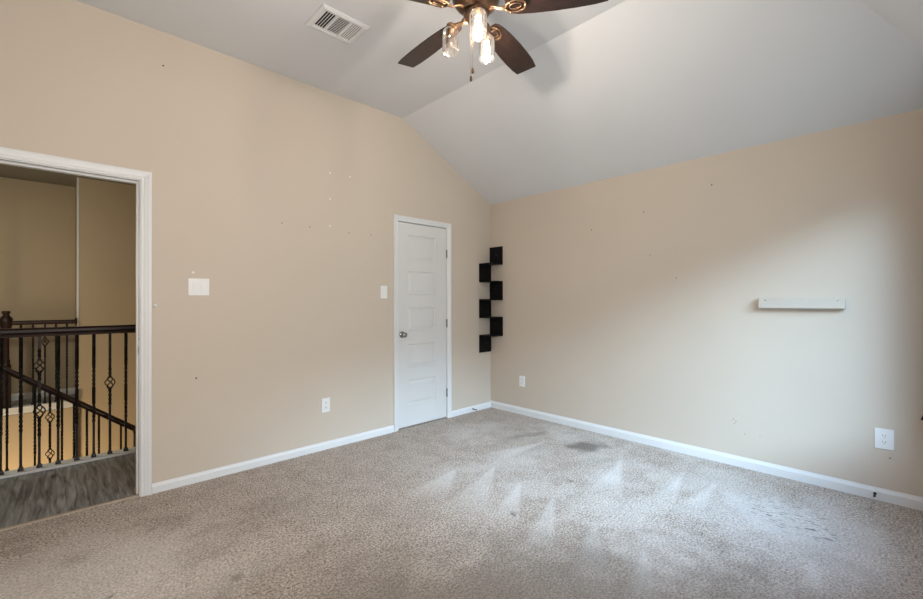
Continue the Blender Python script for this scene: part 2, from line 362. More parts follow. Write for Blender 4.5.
# carpet floor: fine grid with pile marks, painted light and shade
def in_tri_soft(p, apex, a, c):
    # 0..1 stroke strength: strong at apex side, fading to the base, soft sides
    ax, ay = apex; mx, my = (a[0]+c[0])/2, (a[1]+c[1])/2
    dx, dy = mx-ax, my-ay; l = math.hypot(dx, dy); dx /= l; dy /= l
    t = ((p[0]-ax)*dx + (p[1]-ay)*dy)/l
    if t < -0.05 or t > 1.25: return 0
    sd = abs(-(p[0]-ax)*dy + (p[1]-ay)*dx)
    hw = 0.5*math.hypot(a[0]-c[0], a[1]-c[1])*max(0.03, t)
    e = max(0, min(1, (hw*1.3 - sd)/(0.40*hw + 0.012)))
    return e*max(0, min(1, (1.25-t)/0.6))*max(0, min(1, (t+0.05)/0.08))
STROKES = [((-1.525, -1.064), (-2.011, -1.148), (-1.935, -1.384)), ((-1.271, -1.225), (-1.94, -1.437), (-1.949, -1.692)), ((-1.35, -1.541), (-1.907, -1.732), (-1.855, -1.893)),
  ((-1.375, -1.825), (-1.934, -2.031), (-1.916, -2.177)), ((-1.473, -2.167), (-1.98, -2.343), (-2.004, -2.517)), ((-0.406, -2.522), (-1.022, -2.44), (-1.053, -2.60)),
  ((-0.344, -2.287), (-1.044, -2.30), (-1.04, -2.45)), ((-1.518, -2.472), (-1.98, -2.60), (-1.925, -2.72)), ((-1.053, -3.105), (-1.361, -3.09), (-1.372, -3.20)),
  ((-0.45, -1.85), (-1.15, -1.95), (-1.12, -2.15)), ((-0.55, -1.20), (-1.25, -1.02), (-1.20, -1.22)), ((-0.35, -2.85), (-0.95, -2.80), (-0.9, -3.02))]
def ell(p, c, a, bb, ang):
    dx, dy = p[0]-c[0], p[1]-c[1]; ca, sa = math.cos(ang), math.sin(ang)
    u, v = (dx*ca + dy*sa)/a, (-dx*sa + dy*ca)/bb
    return math.sqrt(u*u + v*v)
def sm(x, a, c): t = max(0, min(1, (x-a)/(c-a))); return t*t*(3-2*t)
NX, NY = 200, 170
vs = []; colr = []
for j in range(NY+1):
    for i in range(NX+1):
        x = XD + (0-XD)*i/NX; y = YC + (0.03-YC)*j/NY
        vs.append((x, y, 0))
        p = (x, y); nz = mnoise.noise(Vector((x*3, y*3, 1.7))); nf = mnoise.noise(Vector((x*11, y*11, 4.2)))
        R = max(in_tri_soft(p, *t) for t in STROKES)*(0.75 + 0.35*nz)
        R = max(R, 0.45*sm(0.5*nz+0.5+0.25*nf, 0.25, 0.80)*(1 - sm(ell(p, (-0.95, -1.9), 1.15, 1.75, 0), 0.75, 1.1)))  # pool of window light painted into the carpet colour
        G = 1 - sm(ell(p, (-0.44, -1.51), 0.20, 0.13, rad(-35)) + 0.3*nf, 0.5, 1.2)
        G = max(G, 0.5*(1 - sm(ell(p, (-0.52, -0.98), 0.24, 0.06, rad(-20)) + 0.3*nf, 0.5, 1.1)))
        G = max(G, 0.32*(1 - sm(ell(p, (-2.75, -1.75), 0.7, 0.30, rad(50)) + 0.4*nz, 0.4, 1.2)))
        R = max(R, 0.60*(1 - sm(ell(p, (-3.75, -0.95), 0.75, 0.55, 0) + 0.35*nz + 0.15*nf, 0.5, 1.3)))  # carpet by the doorway lightened in colour, in place of missing light
        G = max(G, 0.95*(1 - sm(ell(p, (-2.45, -2.38), 1.4, 0.60, rad(-38)) + 0.25*nz + 0.25*nf, 0.2, 1.45)))  # foreground shade painted into the carpet, over its worn band
        G = max(G, 0.22*sm(nz + 0.4*nf, 0.15, 0.6)*sm(-x, 2.2, 2.8))
        for d, rr in (((-1.149, -1.805), 0.022), ((-1.8, -1.819), 0.022), ((-3.157, -1.312), 0.02), ((-3.589, -1.079), 0.02)):
            G = max(G, 1 - sm(ell(p, d, rr, rr, 0), 0.6, 1.2))
        B = 1 - sm(ell(p, (-0.66, -2.96), 0.21, 0.30, rad(-25)) + 0.2*nf, 0.6, 1.15)
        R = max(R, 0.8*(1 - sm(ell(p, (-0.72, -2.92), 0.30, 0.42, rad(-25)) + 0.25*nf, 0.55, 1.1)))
        R = max(R, 0.6*(1 - sm(ell(p, (-0.85, -3.12), 0.55, 0.35, 0) + 0.3*nz + 0.2*nf, 0.4, 1.3)))  # window light on the right floor, painted into the colour
        colr += [R, G, B, 1.0]
fs = [(j*(NX+1)+i, j*(NX+1)+i+1, (j+1)*(NX+1)+i+1, (j+1)*(NX+1)+i) for j in range(NY) for i in range(NX)]
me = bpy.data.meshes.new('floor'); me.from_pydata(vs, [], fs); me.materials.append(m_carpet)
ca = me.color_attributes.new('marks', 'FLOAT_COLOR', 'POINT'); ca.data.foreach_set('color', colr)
fl = bpy.data.objects.new('floor', me); COL.objects.link(fl); struct(fl)
b = MB(); b.box(XD-TH, TH, YC-TH, 0.028, -0.16, -0.003); struct(b.build('floor_slab', m_beige))

# baseboards: moulded profile (depth, height)
BP = [(0, 0), (0.014, 0), (0.014, 0.058), (0.011, 0.066), (0.006, 0.078), (0.005, 0.084), (0, 0.084)]
def baseboard(name, p0, p1, nrm, k=1.0):
    B = MB(); B.sweep([(a, c*k) for a, c in BP], [((*p0, 0), (*nrm, 0), (0, 0, 1)), ((*p1, 0), (*nrm, 0), (0, 0, 1))]); return struct(B.build(name, m_white))
baseboard('baseboard_left', (-3.297, 0), (-1.392, 0), (0, -1), 0.76)
baseboard('baseboard_left_corner', (-0.642, 0), (0, 0), (0, -1), 0.76)
baseboard('baseboard_right', (0, 0), (0, YC), (-1, 0), 0.92)
baseboard('baseboard_window_side', (0, YC), (XD, YC), (0, 1))
baseboard('baseboard_entry_side', (XD, YC), (XD, 0), (1, 0))

# casings: colonial profile (across width from opening outward, depth)
def casing(name, x0, x1, ztop, w, y=0.0, s=-1):
    k = w/0.06
    P = [(0, 0), (0, 0.008), (0.004*k, 0.0105), (0.012*k, 0.0105), (0.016*k, 0.0085), (0.021*k, 0.0115), (0.034*k, 0.0145), (0.045*k, 0.018), (0.056*k, 0.018), (0.06*k, 0.015), (0.06*k, 0)]
    B = MB(); Y = (0, s, 0)
    B.sweep(P, [((x0, y, 0), (-1, 0, 0), Y), ((x0, y, ztop), (-1, 0, 1), Y), ((x1, y, ztop), (1, 0, 1), Y), ((x1, y, 0), (1, 0, 0), Y)])
    return struct(B.build(name, m_white))
casing('trim_1', DX0-0.005, DX1+0.005, DZ+0.005, 0.058)
casing('trim_2', CX0-0.002, CX1+0.002, DZ+0.003, 0.052)
casing('trim_3', DX0-0.005, DX1+0.005, DZ+0.005, 0.058, TH, 1)
# jambs
b = MB()
b.box(DX0-0.02, DX0, 0, TH, 0, DZ+0.02); b.box(DX1, DX1+0.02, 0, TH, 0, DZ+0.02); b.box(DX0, DX1, 0, TH, DZ, DZ+0.02)
b.box(DX0, DX0+0.011, 0.045, 0.08, 0, DZ-0.011); b.box(DX1-0.011, DX1, 0.045, 0.08, 0, DZ-0.011); b.box(DX0, DX1, 0.045, 0.08, DZ-0.011, DZ)
jm = struct(b.build('trim_4', m_white))
b = MB(); b.rbox(DX1-0.0015, DX1+0.001, 0.012, 0.040, 0.915, 0.972, 0.0005); b.build('strike_plate', m_nickel, jm)
b = MB(); b.box(DX1-0.0018, DX1-0.001, 0.018, 0.030, 0.93, 0.957); b.build('latch_hole', m_slot, jm)
b = MB(); b.box(DX1-0.0012, DX1+0.001, 0.012, 0.022, 1.012, 1.022); b.build('nail_hole', m_slot, jm)
b = MB(); b.box(DX1-0.016, DX1-0.0113, 0.083, 0.10, 0.003, 0.032); b.build('bare_wood_chip', m_chip, jm)
b = MB(); b.box(CX0-0.02, CX0, 0, TH, 0, DZ+0.02); b.box(CX1, CX1+0.02, 0, TH, 0, DZ+0.02); b.box(CX0, CX1, 0, TH, DZ, DZ+0.02)
b.box(CX0, CX0+0.011, 0.047, 0.08, 0, DZ); b.box(CX1-0.011, CX1, 0.047, 0.08, 0, DZ); b.box(CX0, CX1, 0.047, 0.08, DZ-0.011, DZ)
struct(b.build('trim_5', m_white))
# carpet-to-vinyl threshold strip
b = MB(); b.sweep([(0, 0), (0.035, 0), (0.030, 0.006), (0.005, 0.006)], [((DX0, 0.008, 0), (0, 1, 0), (0, 0, 1)), ((DX1, 0.008, 0), (0, 1, 0), (0, 0, 1))])
m_thr = noise_on(mat('threshold_strip', (0.42, 0.34, 0.27), 0.5), (0.36, 0.29, 0.23), 30); struct(b.build('trim_6', m_thr))
# closet box behind the door
b = MB(); b.box(CX0-0.1, CX1+0.1, 0.85, 0.9, 0, 2.2); b.box(CX0-0.15, CX0-0.1, TH, 0.9, 0, 2.2); b.box(CX1+0.1, CX1+0.15, TH, 0.9, 0, 2.2); b.box(CX0-0.15, CX1+0.15, TH, 0.9, 2.2, 2.25); b.box(CX0-0.15, CX1+0.15, TH, 0.9, -0.05, 0)
struct(b.build('wall_closet', m_wall))

# closet door slab: five raised rectangular panels
b = MB(); DY = 0.008; x0, x1 = CX0+0.004, CX1-0.003; z0, z1 = 0.014, DZ-0.005
PX0, PX1 = -1.212, -0.846
PZ = [(0.222, 0.471), (0.592, 0.828), (0.962, 1.196), (1.325, 1.560), (1.664, 1.924)]
rows = [z0] + [z for p in PZ for z in p] + [z1]
def quad(B, a, c, d, e): B.add([a, c, d, e], [(0, 1, 2, 3)])
quad(b, (x0, DY, z0), (PX0, DY, z0), (PX0, DY, z1), (x0, DY, z1)); quad(b, (PX1, DY, z0), (x1, DY, z0), (x1, DY, z1), (PX1, DY, z1))
for i in range(0, len(rows), 2): quad(b, (PX0, DY, rows[i]), (PX1, DY, rows[i]), (PX1, DY, rows[i+1]), (PX0, DY, rows[i+1]))
for a, c in PZ:
    loops = []
    for ins, dep in ((0, 0), (0.006, 0.010), (0.016, 0.011), (0.042, 0.003), (0.046, 0.003)):
        loops.append([(PX0+ins, DY+dep, a+ins), (PX1-ins, DY+dep, a+ins), (PX1-ins, DY+dep, c-ins), (PX0+ins, DY+dep, c-ins)])
    for i in range(len(loops)-1):
        for k in range(4): quad(b, loops[i][k], loops[i][(k+1) % 4], loops[i+1][(k+1) % 4], loops[i+1][k])
    quad(b, *loops[-1])
by = DY+0.037
quad(b, (x0, by, z0), (x0, by, z1), (x1, by, z1), (x1, by, z0))
for a, c in (((x0, z0), (x1, z0)), ((x1, z0), (x1, z1)), ((x1, z1), (x0, z1)), ((x0, z1), (x0, z0))): quad(b, (a[0], DY, a[1]), (a[0], by, a[1]), (c[0], by, c[1]), (c[0], DY, c[1]))
closet = struct(b.build('door_1', m_door))
RY = Matrix.Rotation(rad(90), 4, 'X')          # lathe z-axis -> -y
kn = MB().lathe([(0.0, 0), (0.032, 0), (0.032, 0.004), (0.028, 0.008), (0.012, 0.010), (0.011, 0.028), (0.020, 0.034), (0.0265, 0.044), (0.026, 0.054), (0.018, 0.062), (0.0, 0.064)], 24, Matrix.Translation((-1.283, DY, 0.930)) @ RY, True, False)
kn.build('door_knob', m_nickel, closet)
for z in (1.768, 1.022, 0.275):
    h = MB().tube([(CX1-0.001, -0.004, z-0.045), (CX1-0.001, -0.004, z+0.045)], 0.006, 8); h.box(CX1-0.004, CX1+0.001, -0.002, 0.010, z-0.043, z+0.043)
    h.build('hinge', m_nickel, closet)

# ------------------------------------------------------------------ window in the wall beside the camera (source of the daylight)
b = MB(); fy0, fy1 = YC-0.10, YC-0.04
b.box(WX0, WX0+0.05, fy0, fy1, WZ0, WZ1); b.box(WX1-0.05, WX1, fy0, fy1, WZ0, WZ1); b.box(WX0, WX1, fy0, fy1, WZ0, WZ0+0.05); b.box(WX0, WX1, fy0, fy1, WZ1-0.05, WZ1)
b.box((WX0+WX1)/2-0.03, (WX0+WX1)/2+0.03, fy0, fy1, WZ0, WZ1)
win = struct(b.build('window_1', m_frame))
b = MB(); b.box(WX0+0.04, WX1-0.04, YC-0.073, YC-0.068, WZ0+0.04, WZ1-0.04); b.build('window_pane', m_pane, win)
b = MB(); b.rbox(WX0-0.04, WX1+0.04, YC-0.04, YC+0.03, WZ0-0.025, WZ0, 0.004); b.build('window_sill', m_white, win)

# added window and lowered white blind, put in to go with the fill light
b = MB(); b.box(VX0, VX0+0.05, fy0, fy1, VZ0, VZ1); b.box(VX1-0.05, VX1, fy0, fy1, VZ0, VZ1); b.box(VX0, VX1, fy0, fy1, VZ0, VZ0+0.05); b.box(VX0, VX1, fy0, fy1, VZ1-0.05, VZ1)
added_win = struct(b.build('added_window', m_frame))
b = MB(); b.box(VX0+0.04, VX1-0.04, YC-0.073, YC-0.068, VZ0+0.04, VZ1-0.04); b.build('window_pane', m_pane, added_win)
b = MB(); b.box(VX0+0.002, VX1-0.002, YC-0.039, YC-0.036, VZ0+0.002, VZ1-0.002); b.build('added_blind', m_white, added_win)

# dark sill-length curtain beside the window, flared at the bottom: its hem corner just enters the frame at the right
cu = thing('window_curtain', (-0.34, YC, 0.557), 'dark curtain beside the window, only its black hem corner showing at the right edge', 'curtain')
b = MB(); CU0, CU1, CZ0, CZ1 = -0.36, -0.075, 0.557, 2.36; NU, NV = 60, 40
def cpt(i, j):
    u = i/NU; v = j/NV; z = CZ1 + (CZ0-CZ1)*v
    fl_ = max(0.0, (v-0.55)/0.45)**2
    x = CU0 + (CU1-CU0)*u + 0.012*math.sin(9*u+2)*v
    y = YC + 0.078 + (0.028+0.012*v)*math.cos(2*PI*3*(u-1.0)) + 0.135*fl_*max(0.0, u)**1.6
    return (x+0.34, y-YC, z-0.557)
b.add([cpt(i, j) for j in range(NV+1) for i in range(NU+1)], [(j*(NU+1)+i, j*(NU+1)+i+1, (j+1)*(NU+1)+i+1, (j+1)*(NU+1)+i) for j in range(NV) for i in range(NU)], True)
cp = b.build('curtain_panel', m_curtain, cu); md = cp.modifiers.new('thickness', 'SOLIDIFY'); md.thickness = 0.004
MB().tube([(CU0-0.06+0.34, 0.080, 2.37-0.557), (-0.03+0.34, 0.080, 2.37-0.557)], 0.011, 10).sphere((CU0-0.07+0.34, 0.080, 2.37-0.557), 0.02).build('curtain_rod', m_bronze, cu)
for x in (CU0-0.03, -0.05): MB().tube([(x+0.34, 0.0, 2.37-0.557), (x+0.34, 0.080, 2.37-0.557)], 0.008, 8).build('rod_bracket', m_bronze, cu)

# ------------------------------------------------------------------ hall and stairwell beyond the doorway
HZ = 2.84; FX0 = -6.4; FX1 = -1.55; LZ = -2.75
YR = 1.13; YF = 3.77; YW = 4.47; RWX = -3.548
b = MB(); b.box(FX0, FX1, 0.028, YR, -0.16, 0); hf = struct(b.build('floor_landing', m_vinyl))
b = MB(); b.box(FX0, -4.95, YR, YF, -0.16, 0); b.box(FX0, RWX, YF, YW, -0.06, 0); struct(b.build('floor_landing_far', m_vinyl))
b = MB(); b.box(FX0, FX1, 0.0, YW+0.1, LZ-0.1, LZ); struct(b.build('floor_lower', m_beige))
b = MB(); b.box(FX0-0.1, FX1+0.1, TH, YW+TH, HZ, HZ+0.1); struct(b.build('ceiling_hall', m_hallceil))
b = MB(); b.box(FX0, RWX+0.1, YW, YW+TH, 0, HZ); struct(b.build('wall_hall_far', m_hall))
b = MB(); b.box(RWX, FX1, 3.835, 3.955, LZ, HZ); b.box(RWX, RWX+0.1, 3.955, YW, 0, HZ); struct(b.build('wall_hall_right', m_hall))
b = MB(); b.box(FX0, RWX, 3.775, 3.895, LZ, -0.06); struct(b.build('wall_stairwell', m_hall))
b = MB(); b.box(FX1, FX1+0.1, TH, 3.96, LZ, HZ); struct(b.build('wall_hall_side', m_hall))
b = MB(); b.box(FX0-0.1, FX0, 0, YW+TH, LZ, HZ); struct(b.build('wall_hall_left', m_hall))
b = MB(); b.box(FX0-0.1, XD-TH, 0, TH, LZ, HZ); b.box(XD-TH, FX1, 0, TH, LZ, -0.16); struct(b.build('wall_stairwell_near', m_hall))
b = MB(); b.sweep(BP, [((FX0, YW, 0), (0, -1, 0), (0, 0, 1)), ((RWX, YW, 0), (0, -1, 0), (0, 0, 1))]); struct(b.build('baseboard_hall', m_white))
b = MB(); b.box(RWX-0.004, RWX+0.016, 3.831, 3.90, -0.16, HZ); struct(b.build('trim_7', m_white))        # white corner trim at the wall end
# white nosing caps the railings stand on, with a fascia on the stairwell side
b = MB(); b.rbox(-4.9, FX1, 1.018, YR+0.012, 0, 0.018, 0.004); b.box(-4.95, FX1, YR, YR+0.012, -0.2, 0); struct(b.build('trim_8', m_white))
b = MB(); b.rbox(FX0, RWX, YF-0.012, YF+0.11, 0, 0.03, 0.005); b.box(FX0, RWX, YF-0.012, YF, -0.05, 0); struct(b.build('trim_9', m_white))

# iron baluster pieces
BR = 0.0085
def bar_mesh(z0, z1, tw=(), r=BR):
    # square bar with twisted stretches given as (za, zb)
    pts = []; tws = []; a = 0; z = z0; step = 0.012
    while z < z1:
        pts.append((0, 0, z)); tws.append(a)
        if any(p <= z < q for p, q in tw): a += 0.55
        z += step
    pts.append((0, 0, z1)); tws.append(a)
    return MB().tube(pts, r*1.3, 4, False, None, True, tws)
def basket_mesh(zc, h=0.10, w=0.028):
    B = MB()
    for k in range(4):
        pts = []
        for i in range(13):
            t = i/12; a = PI/2*k + t*PI*0.9; rr = 0.004 + w*math.sin(PI*t)**0.8
            pts.append((rr*math.cos(a), rr*math.sin(a), zc - h/2 + h*t))
        B.tube(pts, 0.0042, 6)
    B.sphere((0, 0, zc-h/2), 0.012, 8, 6); B.sphere((0, 0, zc+h/2), 0.012, 8, 6)
    return B
def shoe_mesh(z): return MB().add([(s*x, t*x, zz) for x, zz in ((0.016, z), (0.016, z+0.012), (0.010, z+0.028)) for s, t in ((-1, -1), (1, -1), (1, 1), (-1, 1))],
    [(3, 2, 1, 0), (8, 9, 10, 11)] + [(i*4+k, i*4+(k+1) % 4, (i+1)*4+(k+1) % 4, (i+1)*4+k) for i in range(2) for k in range(4)])
CACHE = {}
def baluster(kind, parent, x, z0, z1, y=0.0):
    # kind: 'twist', 'single', 'double'; the mesh is built for its own height
    key = (kind, round(z1-z0, 3))
    H = z1 - z0
    if key not in CACHE:
        if kind == 'double': c = [0.425*H/1.0, 0.77*H/1.0]
        elif kind == 'single': c = [0.59*H]
        elif kind == 'high': c = [0.772*H]
        elif kind == 'pair': c = [0.348*H, 0.738*H]
        else: c = []
        tw = []
        if kind == 'twist': tw = [(0.28*H, 0.43*H), (0.55*H, 0.72*H)]
        else:
            for q in c: tw += [(q-0.20*H if q == c[0] else q-0.12*H, q-0.055), (q+0.055, q+0.13*H)]
        # bars are interrupted by the basket: build pieces
        B = MB(); edges = [0.0]
        for q in c: edges += [q-0.05, q+0.05]
        edges.append(H)
        for i in range(0, len(edges), 2):
            m_ = bar_mesh(edges[i], edges[i+1], tw); B.v, B.f, B.sm = (B.v + m_.v, B.f + [tuple(k+len(B.v) for k in f) for f in m_.f], B.sm + m_.sm)
        o = B.build('baluster', m_iron, parent)
        s_ = shoe_mesh(0.0).build('shoe', m_iron, o)
        bs = [basket_mesh(q).build('basket', m_iron, o) for q in c]
        CACHE[key] = (o, [s_] + bs)
    else:
        src, ch = CACHE[key]
        o = src.copy(); COL.objects.link(o)
        for k in ch:
            q = k.copy(); COL.objects.link(q); q.parent = o
    o.parent = parent; o.location = (x, y, z0)
    return o
RAILP = [(-0.022, 0), (0.022, 0), (0.024, 0.014), (0.020, 0.022), (0.031, 0.034), (0.030, 0.052), (0.020, 0.064), (0, 0.067), (-0.020, 0.064), (-0.030, 0.052), (-0.031, 0.034), (-0.020, 0.022), (-0.024, 0.014)]
# near railing along the landing
near = thing('landing_railing', (-3.6, 1.075, 0), 'nearest stair railing just beyond the doorway, level dark wood handrail on black iron balusters', 'railing')
MB().sweep(RAILP, [((-4.9+3.6, 0, 1.0), (0, 1, 0), (0, 0, 1)), ((FX1+3.6, 0, 1.0), (0, 1, 0), (0, 0, 1))]).build('handrail', m_rail, near)
xs = [-4.038, -3.937, -3.840, -3.737, -3.631, -3.530, -3.430, -3.327]
kinds = ['twist', 'twist', 'double', 'twist', 'twist', 'twist', 'single', 'twist']
left = [(-4.139, 'single'), (-4.240, 'twist'), (-4.341, 'twist'), (-4.442, 'twist'), (-4.543, 'double'), (-4.644, 'twist'), (-4.745, 'twist'), (-4.846, 'twist')]
right = [(-3.226, 'twist'), (-3.125, 'twist'), (-3.024, 'double'), (-2.923, 'twist'), (-2.822, 'twist'), (-2.721, 'twist'), (-2.620, 'single'), (-2.519, 'twist'), (-2.418, 'twist'), (-2.317, 'twist')]
for x, k in list(zip(xs, kinds)) + left + right: baluster(k, near, x+3.6, 0.018, 1.003)
# sloped railing down the stair
slope = (-0.129-0.650)/(-3.123+4.126); SY = 2.45
def rz_(x): return 0.650 + slope*(x+4.126)          # rail centre height
sl = thing('stair_railing', (-3.6, SY, 0), 'sloping dark wood stair handrail descending to the right behind the nearest railing', 'railing')
MB().sweep(RAILP, [((-4.9+3.6, 0, rz_(-4.9)-0.035), (0, 1, 0), (0, 0, 1)), ((-3.115+3.6, 0, rz_(-3.115)-0.035), (0, 1, 0), (0, 0, 1))]).build('handrail', m_rail, sl)
for i, x in enumerate([-4.80, -4.70, -4.62, -4.53, -4.44, -4.35, -4.26, -4.17, -4.08, -3.893, -3.788, -3.701, -3.611, -3.512, -3.417, -3.325, -3.235]):
    baluster('pair' if i in (2, 10) else 'twist', sl, x+3.6, rz_(x)-0.03-0.93, rz_(x)-0.03)
def newel(parent, x, z0, zt, r=0.042, name='newel_post'):
    sq = MB(); k = r
    sq.box(-k, k, -k, k, 0, 0.42*(zt-z0)); h = zt - z0
    sq.lathe([(k*0.95, 0.42*h), (k*1.02, 0.44*h), (k*0.75, 0.455*h), (k*0.85, 0.48*h), (k*0.68, 0.50*h), (k*0.62, 0.74*h), (k*0.9, 0.76*h), (k*0.8, 0.78*h), (k*1.15, 0.84*h), (k*1.35, 0.885*h), (k*1.3, 0.925*h), (k*0.7, 0.95*h), (k*0.6, 0.965*h), (k*0.95, 0.985*h), (k*0.75, 1.0*h)], 16)
    o = sq.build(name, m_rail, parent); o.location = (x, 0, z0); return o
sq = MB(); sq.box(-0.045, 0.045, -0.045, 0.045, 0, 1.15); sq.box(-0.052, 0.052, -0.052, 0.052, 1.10, 1.125); sq.box(-0.03, 0.03, -0.03, 0.03, 1.15, 1.165)
o = sq.build('newel_post', m_rail, sl); o.location = (-3.08+3.6, 0, rz_(-3.08)-1.11)
# stair flight under the sloped railing
st = MB(); run = 0.262; rise = run*abs(slope)
for i in range(11):
    xa = -4.95 + run*i; zt = -rise*(i+1)
    if zt-0.12 < LZ: break
    st.box(xa-0.02, xa+run, YR+0.02, SY+0.06, zt-0.04, zt); st.box(xa, xa+0.02, YR+0.02, SY+0.06, zt, zt+rise-0.04)
struct(st.build('stair_flight', m_vinyl))
# far railing on the opposite landing
FYR = 3.82
fr = thing('far_landing_railing', (-3.9, FYR, 0), 'farthest railing across the stairwell with turned dark newel post and level handrail', 'railing')
MB().sweep([(a*0.85, c*0.75) for a, c in RAILP], [((-4.163+3.9+0.03, 0, 0.988), (0, 1, 0), (0, 0, 1)), ((RWX-0.018+3.9, 0, 0.988), (0, 1, 0), (0, 0, 1))]).build('handrail', m_rail, fr)
MB().sweep([(a*0.85, c*0.75) for a, c in RAILP], [((-5.6+3.9, 0, 0.988), (0, 1, 0), (0, 0, 1)), ((-4.163+3.9-0.03, 0, 0.988), (0, 1, 0), (0, 0, 1))]).build('handrail', m_rail, fr)
MB().lathe([(0, 0), (0.052, 0), (0.052, 0.010), (0.040, 0.018), (0, 0.018)], 20, Matrix.Translation((RWX-0.0185+3.9, 0, 1.012)) @ Matrix.Rotation(rad(90), 4, 'Y'), True, False).build('wall_rosette', m_rail, fr)
newel(fr, -4.163+3.9, 0.03, 1.155)
for x, k in ((-4.042, 'twist'), (-3.941, 'twist'), (-3.838, 'high'), (-3.741, 'twist'), (-3.642, 'twist'), (-4.285, 'twist'), (-4.386, 'twist'), (-4.487, 'double'), (-4.588, 'twist'), (-4.689, 'twist'), (-4.79, 'twist'), (-4.891, 'twist'), (-4.992, 'twist')):
    o = baluster(k, fr, x+3.9, 0.03, 0.992)

# ------------------------------------------------------------------ ceiling fan
HX, HY = -2.173, -1.885
fan = thing('ceiling_fan', (HX, HY, ZF), 'bronze ceiling fan with five dark walnut blades and clear jar lights', 'ceiling fan')
def fz(z): return z - ZF
MB().lathe([(0, fz(3.065)), (0.072, fz(3.065)), (0.070, fz(3.04)), (0.055, fz(3.01)), (0.022, fz(2.998)), (0, fz(2.998))], 32, None, True, False).build('canopy', m_bronze, fan)
MB().lathe([(0.0, fz(3.0)), (0.013, fz(3.0)), (0.013, fz(2.92)), (0.0, fz(2.92))], 16, None, True, False).build('downrod', m_bronze, fan)
MB().lathe([(0, fz(2.955)), (0.04, fz(2.953)), (0.075, fz(2.940)), (0.118, fz(2.915)), (0.128, fz(2.895)), (0.122, fz(2.875)), (0.128, fz(2.855)), (0.124, fz(2.830)), (0.108, fz(2.805)), (0.085, fz(2.782)), (0.062, fz(2.766)), (0, fz(2.762))], 40, None, True, False).build('motor_housing', m_bronze, fan)
MB().lathe([(0, fz(2.768)), (0.058, fz(2.767)), (0.066, fz(2.755)), (0.060, fz(2.738)), (0.048, fz(2.722)), (0.030, fz(2.708)), (0.016, fz(2.700)), (0.010, fz(2.688)), (0, fz(2.686))], 32, None, True, False).build('switch_housing', m_bronze, fan)
def blade_poly():
    up_ = [(0.155, 0.034), (0.175, 0.047), (0.215, 0.058), (0.3, 0.068), (0.41, 0.0745), (0.51, 0.0765), (0.6, 0.0745), (0.662, 0.067)]
    dn = [(0.676, -0.06), (0.6, -0.071), (0.51, -0.074), (0.41, -0.073), (0.3, -0.067), (0.215, -0.057), (0.175, -0.047), (0.155, -0.034)]
    return up_ + dn
def blade(th):
    o = MB().prism(blade_poly(), -0.003, 0.003).build('blade', m_blade, fan)
    o.location = (0, 0, fz(2.774)); o.rotation_euler = (rad(-11), 0, th)
    ir = MB()
    ir.tube([(0.060, 0, 0.006), (0.10, 0, 0.004), (0.13, 0, -0.010), (0.165, 0, -0.009)], 0.010, 8, True, None, False, None, 0.6)
    # open oval loop of the bracket under the blade root
    for k, (a, w) in enumerate(((0.052, 0.034), (0.030, 0.017))):
        pts = [(0.208 + a*math.cos(2*PI*i/24), w*math.sin(2*PI*i/24), -0.009) for i in range(25)]
        ir.tube(pts, 0.0062 if k == 0 else 0.004, 8)
    for sx, sy in ((0.18, 0.027), (0.18, -0.027), (0.258, 0)): ir.sphere((sx, sy, -0.012), 0.008, 10, 6, None, (1, 1, 0.7))
    b_ = ir.build('blade_bracket', m_bronzel, o)
    return o
for k in range(5): blade(rad(50.4 + 36 + 72*k))
# light kit: three arms, sockets, clear jars
JZ1, JZ0 = 2.710, 2.566
for i, h in enumerate((-122, 5, 123)):
    ca_, sa_ = math.cos(rad(h)), math.sin(rad(h)); jr = 0.120
    jx, jy = jr*ca_ + 0.002, jr*sa_ + 0.026
    arm = MB().tube([(0.045*ca_, 0.045*sa_, fz(2.722)), (0.075*ca_, 0.075*sa_, fz(2.722)), (0.10*ca_, 0.10*sa_+0.018, fz(2.724)), (jx, jy, fz(2.726))], 0.009, 8)
    arm.build('light_arm', m_bronzel, fan)
    sk = MB().lathe([(0, 0.022), (0.012, 0.022), (0.022, 0.014), (0.024, 0), (0.024, -0.012), (0.018, -0.014), (0.017, -0.034), (0, -0.034)], 20, None, True, False).build('lamp_socket', m_bronzel, fan)
    sk.location = (jx, jy, fz(JZ1)+0.008)
    t = 0.0022
    outer = [(0.022, 0.002), (0.030, 0.0), (0.038, -0.008), (0.0435, -0.022), (0.0445, -0.045), (0.0445, -0.122), (0.0455, -0.127)]
    inner = [(r-t, z-(0.001 if k < 2 else 0)) for k, (r, z) in enumerate(outer)][::-1]
    jar = MB().lathe(outer + inner + [outer[0]], 36, None, True, False).build('jar_shade', m_jar, fan)
    jar.location = (jx, jy, fz(JZ1)); jar['label'] = 'clear glass jar shade'
    prof = [(0.0, -0.028), (0.011, -0.030), (0.011, -0.040), (0.0125, -0.056), (0.0145, -0.072), (0.0135, -0.086), (0.009, -0.099), (0.0, -0.106)]
    bu = MB().lathe(prof, 20, None, True, False).build('bulb', m_bulbglass if i == 2 else m_lit, jar)
    bu['label'] = 'unlit clear bulb' if i == 2 else 'glowing warm bulb'
    if i == 2:
        MB().tube([(-0.005, 0, -0.04), (-0.007, 0, -0.075), (0, 0.003, -0.085), (0.007, 0, -0.075), (0.005, 0, -0.04)], 0.0014, 6).build('filament', m_bronzel, jar)
